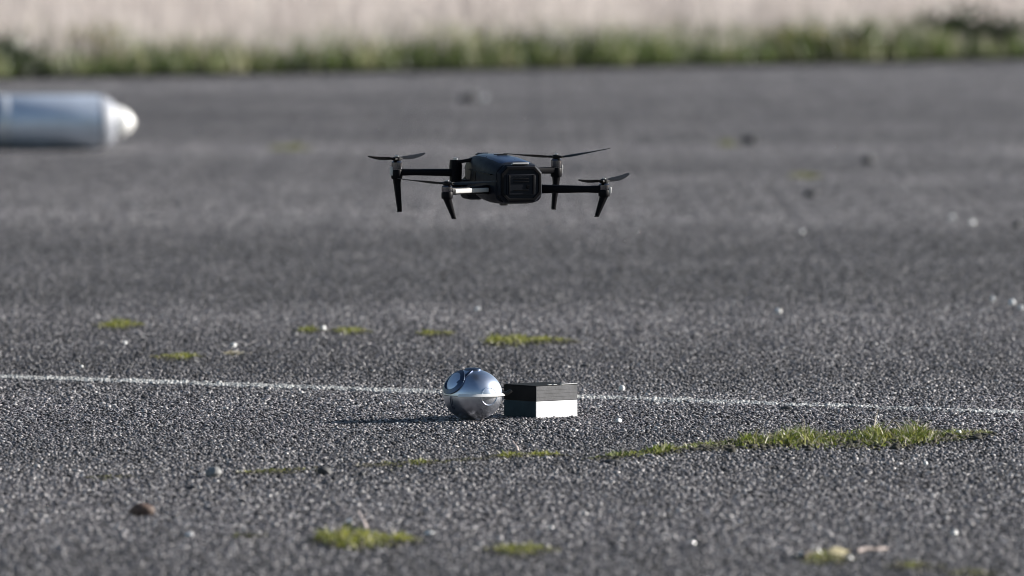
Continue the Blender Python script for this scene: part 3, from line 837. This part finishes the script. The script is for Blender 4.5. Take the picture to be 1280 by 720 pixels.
# frame ring
vs = octa(.0367, .0427, -.0147, .0115, -.0872) + octa(.0367, .0427, -.0147, .0115, -.0900) + octa(.0327, .0387, -.0107, .0100, -.0900) + octa(.0327, .0387, -.0107, .0100, -.0872)
fs = []
for i in range(3):
    for k in range(8):
        a, b = i * 8 + k, i * 8 + (k + 1) % 8; fs.append((a, b, b + 8, a + 8))
m = MB(); m.add(vs, fs); m.build('battery_frame', M_ARM, bat, bevel=.0003)
m = MB(); m.box((0, -.0885, .0128), (.054, .0022, .036)); m.build('battery_plate', M_SHELL, bat, bevel=.0010)
for x in (-.0225, .0225):
    m = MB(); m.box((x, -.0902, .0128), (.0022, .0018, .033)); m.build('grip_rib', M_ARM, bat, bevel=.0004)
for z in (.0225, .0175, .0030):
    m = MB(); m.box((0, -.0900, z), (.028, .0012, .0016)); m.build('battery_slat', M_ARM, bat, bevel=.0003)
m = MB(); m.lathe([(.0036, 0), (.0036, .0008), (.0032, .0010), (.001, .0010)], 24, (.012, -.0892, .0090), (0, -1, 0)); m.build('power_button', M_ARM, bat)
for x in (-.0115, -.0035, .0045, .0125):
    m = MB(); m.lathe([(.0010, 0), (.0010, .0010)], 8, (x, -.0894, .0270), (0, -1, 0)); m.build('charge_light', M_SHELL, bat)
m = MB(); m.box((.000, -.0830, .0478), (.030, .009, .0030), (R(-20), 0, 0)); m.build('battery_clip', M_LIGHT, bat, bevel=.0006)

# gimbal camera hung under the nose
m = MB(); m.bar([((-.012, .120, .0160), .004, .010), ((-.012, .136, .0080), .004, .009)], n=12); m.bar([((-.020, .128, .010), .010, .006), ((.020, .128, .010), .010, .006)], n=12)
gim = m.build('gimbal', M_ARM, drone)
m = MB(); m.bar([((0, .112, -.002), .017, .016), ((0, .118, -.002), .019, .018), ((0, .142, -.002), .018, .017), ((0, .146, -.002), .015, .014)], n=20); m.build('camera_head', M_SHELL, gim)
m = MB(); m.lathe([(.011, 0), (.011, .004), (.009, .0052), (.003, .0055)], 28, (-.003, .1455, -.002), (0, 1, 0)); m.build('lens', M_GLASS, gim)
m = MB(); m.bar([((-.024, .116, .004), .004, .012), ((-.024, .136, .000), .004, .011)], n=12); m.build('gimbal_bracket', M_ARM, gim)
for sx in (-1, 1):
    m = MB(); m.lathe([(.0060, 0), (.0060, .003), (.0045, .0042)], 20, (sx * .016, .1110, .0360), (sx * .4, 1, 0)); m.build('front_sensor', M_GLASS, bo)

def propeller(hub, ang, cone=(3, 3), tilt=0.0, radius=.108, name_mat=M_PROP):
    """two folding blades on a hub; ang is the blade's direction in the drone's frame"""
    e = bpy.data.objects.new('propeller', None); C.objects.link(e); e.parent = drone; e.empty_display_size = .03
    e.location = hub; e.rotation_euler = (0, 0, ang)
    m = MB(); m.lathe([(.0068, 0), (.0072, .002), (.0072, .0050), (.0058, .0068), (.002, .0074)], 24); m.bar([((-.014, 0, .0035), .0045, .0022), ((.014, 0, .0035), .0045, .0022)], n=10)
    m.build('hub', M_DARK, e)
    m = MB(); m.lathe([(.0035, .007), (.0035, .0085), (.0025, .0092)], 16); m.build('hub_cap', M_METAL, e)
    for i in range(2):
        vs = []; fs = []; N = 14
        for k in range(N):
            t = k / (N - 1)
            r = .012 + (radius - .012) * t
            chord = .0065 + .0115 * math.sin(min(1, t * 2.6) * math.pi / 2) - .0115 * t ** 1.8
            if k == N - 1: chord *= .35
            tw = R(24 - 15 * t)
            z = .0035 + math.tan(R(cone[i])) * (r - .012) + .004 * t * t
            sweep = -.004 * math.sin(math.pi * t)
            for q, th in ((-.5, 0), (-.2, .0011), (.25, .0009), (.5, 0), (.25, -.0005), (-.2, -.0006)):
                y = q * chord
                vs.append((r, y * math.cos(tw) + sweep, z + y * math.sin(tw) + th * (1.1 - .5 * t)))
        for k in range(N - 1):
            for j in range(6):
                a, b = k * 6 + j, k * 6 + (j + 1) % 6; fs.append((a, b, b + 6, a + 6))
        fs += [tuple(range(6)), tuple(range((N - 1) * 6 + 5, (N - 1) * 6 - 1, -1))]
        mb = MB(); mb.add(vs, fs)
        b = mb.build('blade', name_mat, e, smooth=50)
        b.rotation_euler = (0, 0, math.pi * i)
    return e

def motor(par, p, z0, z1, r=.0098):
    m = MB(); m.lathe([(r * .92, z0), (r, z0 + .0015), (r, z0 + (z1 - z0) * .45), (r * .94, z0 + (z1 - z0) * .5)], 28, (p[0], p[1], 0)); m.build('motor_base', M_ARM, par)
    m = MB(); m.lathe([(r * .93, z0 + (z1 - z0) * .52), (r * .96, z0 + (z1 - z0) * .6), (r * .96, z1 - .003), (r * .75, z1 - .0006), (r * .3, z1)], 28, (p[0], p[1], 0)); m.build('motor_bell', M_BELL, par)

# front arms: high on the shoulders, long straight landing legs
for sx in (-1, 1):
    hx, hy = sx * .0445, .0900
    mx_, my_ = sx * .150, .1100
    m = MB()
    m.bar([((hx, hy, .0285), .0085, .0070), ((sx * .062, hy + .003, .0290), .0078, .0066), ((sx * .118, .104, .0300), .0066, .0056), ((mx_ - sx * .008, my_ - .001, .0300), .0080, .0062)], n=14)
    arm = m.build('front_arm', M_ARM, drone)
    # hinge block that the arm folds about
    m = MB(); m.bar([((hx + sx * .004, hy - .001, .0010), .0095, .0075), ((hx + sx * .004, hy - .001, .0400), .0105, .0085), ((hx + sx * .004, hy - .001, .0510), .0095, .0075)], n=14, up=(0, 1, 0))
    m.build('arm_hinge', M_ARM, arm)
    m = MB(); m.bar([((hx + sx * .002, hy - .002, .0470), .0060, .0028), ((sx * .022, hy - .022, .0520), .0075, .0034)], n=10); m.build('hinge_bracket', M_ARM, arm); m = MB(); m.bar([((hx + sx * .002, hy - .002, .0120), .0050, .0034), ((sx * .024, hy - .026, .0140), .0060, .0040)], n=10)
    m.build('hinge_bracket', M_ARM, arm)
    m = MB(); m.lathe([(.0040, 0), (.0040, .0030), (.003, .0038)], 16, (hx + sx * .004, hy, .0508)); m.build('hinge_pin', M_METAL, arm)
    motor(arm, (mx_, my_), .0185, .0500)
    m = MB(); m.bar([((mx_, my_, .0240), .0072, .0064), ((mx_ - sx * .0005, my_, .0080), .0056, .0050), ((mx_ - sx * .0045, my_, -.0300), .0040, .0038), ((mx_ - sx * .0052, my_, -.0372), .0037, .0036)], n=14, up=(0, 1, 0))
    m.build('landing_leg', M_ARM, arm)
    m = MB(); m.box((mx_ - sx * .0046, my_, -.0378), (.0070, .0070, .0020)); m.build('foot_pad', M_DARK, arm, bevel=.0006)
    m = MB(); m.box((mx_ + sx * .0098, my_ + .001, .0320), (.0030, .010, .0150)); m.build('arm_sun_patch', M_LIGHT, arm, bevel=.0008)  # pale strip beside the motor, painted in for its sunlit side
# rear arms: low on the flanks, short legs splayed inward
for sx in (-1, 1):
    hx, hy = sx * .044, -.0480
    mx_, my_ = sx * .146, -.1100
    dv = Vector((mx_ - hx, my_ - hy, 0)).normalized(); nv = Vector((-dv.y, dv.x, 0))
    if nv.y > 0: nv = -nv
    zc = .0035
    m = MB()
    m.bar([((hx, hy, zc), .0080, .0085), ((hx + dv.x * .02, hy + dv.y * .02, zc), .0072, .0075), ((mx_ - dv.x * .03, my_ - dv.y * .03, zc), .0062, .0060), ((mx_ - dv.x * .006, my_ - dv.y * .006, zc), .0080, .0068)], n=14)
    arm = m.build('rear_arm', M_ARM, drone)
    motor(arm, (mx_, my_), -.0090, .0140)
    m = MB(); m.bar([((mx_ + sx * .001, my_, .0010), .0085, .0070), ((mx_ - sx * .000, my_, -.0080), .0066, .0058), ((mx_ - sx * .0110, my_ + .001, -.0370), .0038, .0036), ((mx_ - sx * .0130, my_ + .001, -.0425), .0034, .0034)], n=14, up=(0, 1, 0))
    m.build('landing_leg', M_ARM, arm)
    m = MB(); m.box((mx_ - sx * .0131, my_ + .001, -.0430), (.0066, .0075, .0018)); m.build('foot_pad', M_DARK, arm, bevel=.0005)
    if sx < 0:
        # pale stripe along the arm's inner side, sunlight painted as colour
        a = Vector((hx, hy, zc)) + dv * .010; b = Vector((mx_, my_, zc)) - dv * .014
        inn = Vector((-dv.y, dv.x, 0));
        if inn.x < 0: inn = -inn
        m = MB(); m.bar([(a + inn * .0068, .0012, .0037), (b + inn * .0070, .0012, .0037)], n=12); pl = m.build('arm_sun_stripe', M_LIGHT, arm)
        pl['label'] = 'pale stripe painting sunlight on the rear left arm'
    else:
        m = MB(); m.box((mx_ + .0085, my_ - .002, .0020), (.0050, .012, .0110)); m.build('arm_sun_patch', M_LIGHT, arm, bevel=.0010)  # sunlit motor side painted as a pale block

def blade_angle(img_deg): return R(img_deg) - YAW
propeller((-.150, .110, .0500), blade_angle(64), (2, 2))
propeller((.150, .110, .0500), blade_angle(-34), (7, 0), radius=.112)
propeller((-.146, -.110, .0140), blade_angle(142), (1, 1))
propeller((.146, -.110, .0140), blade_angle(66), (4, 1))
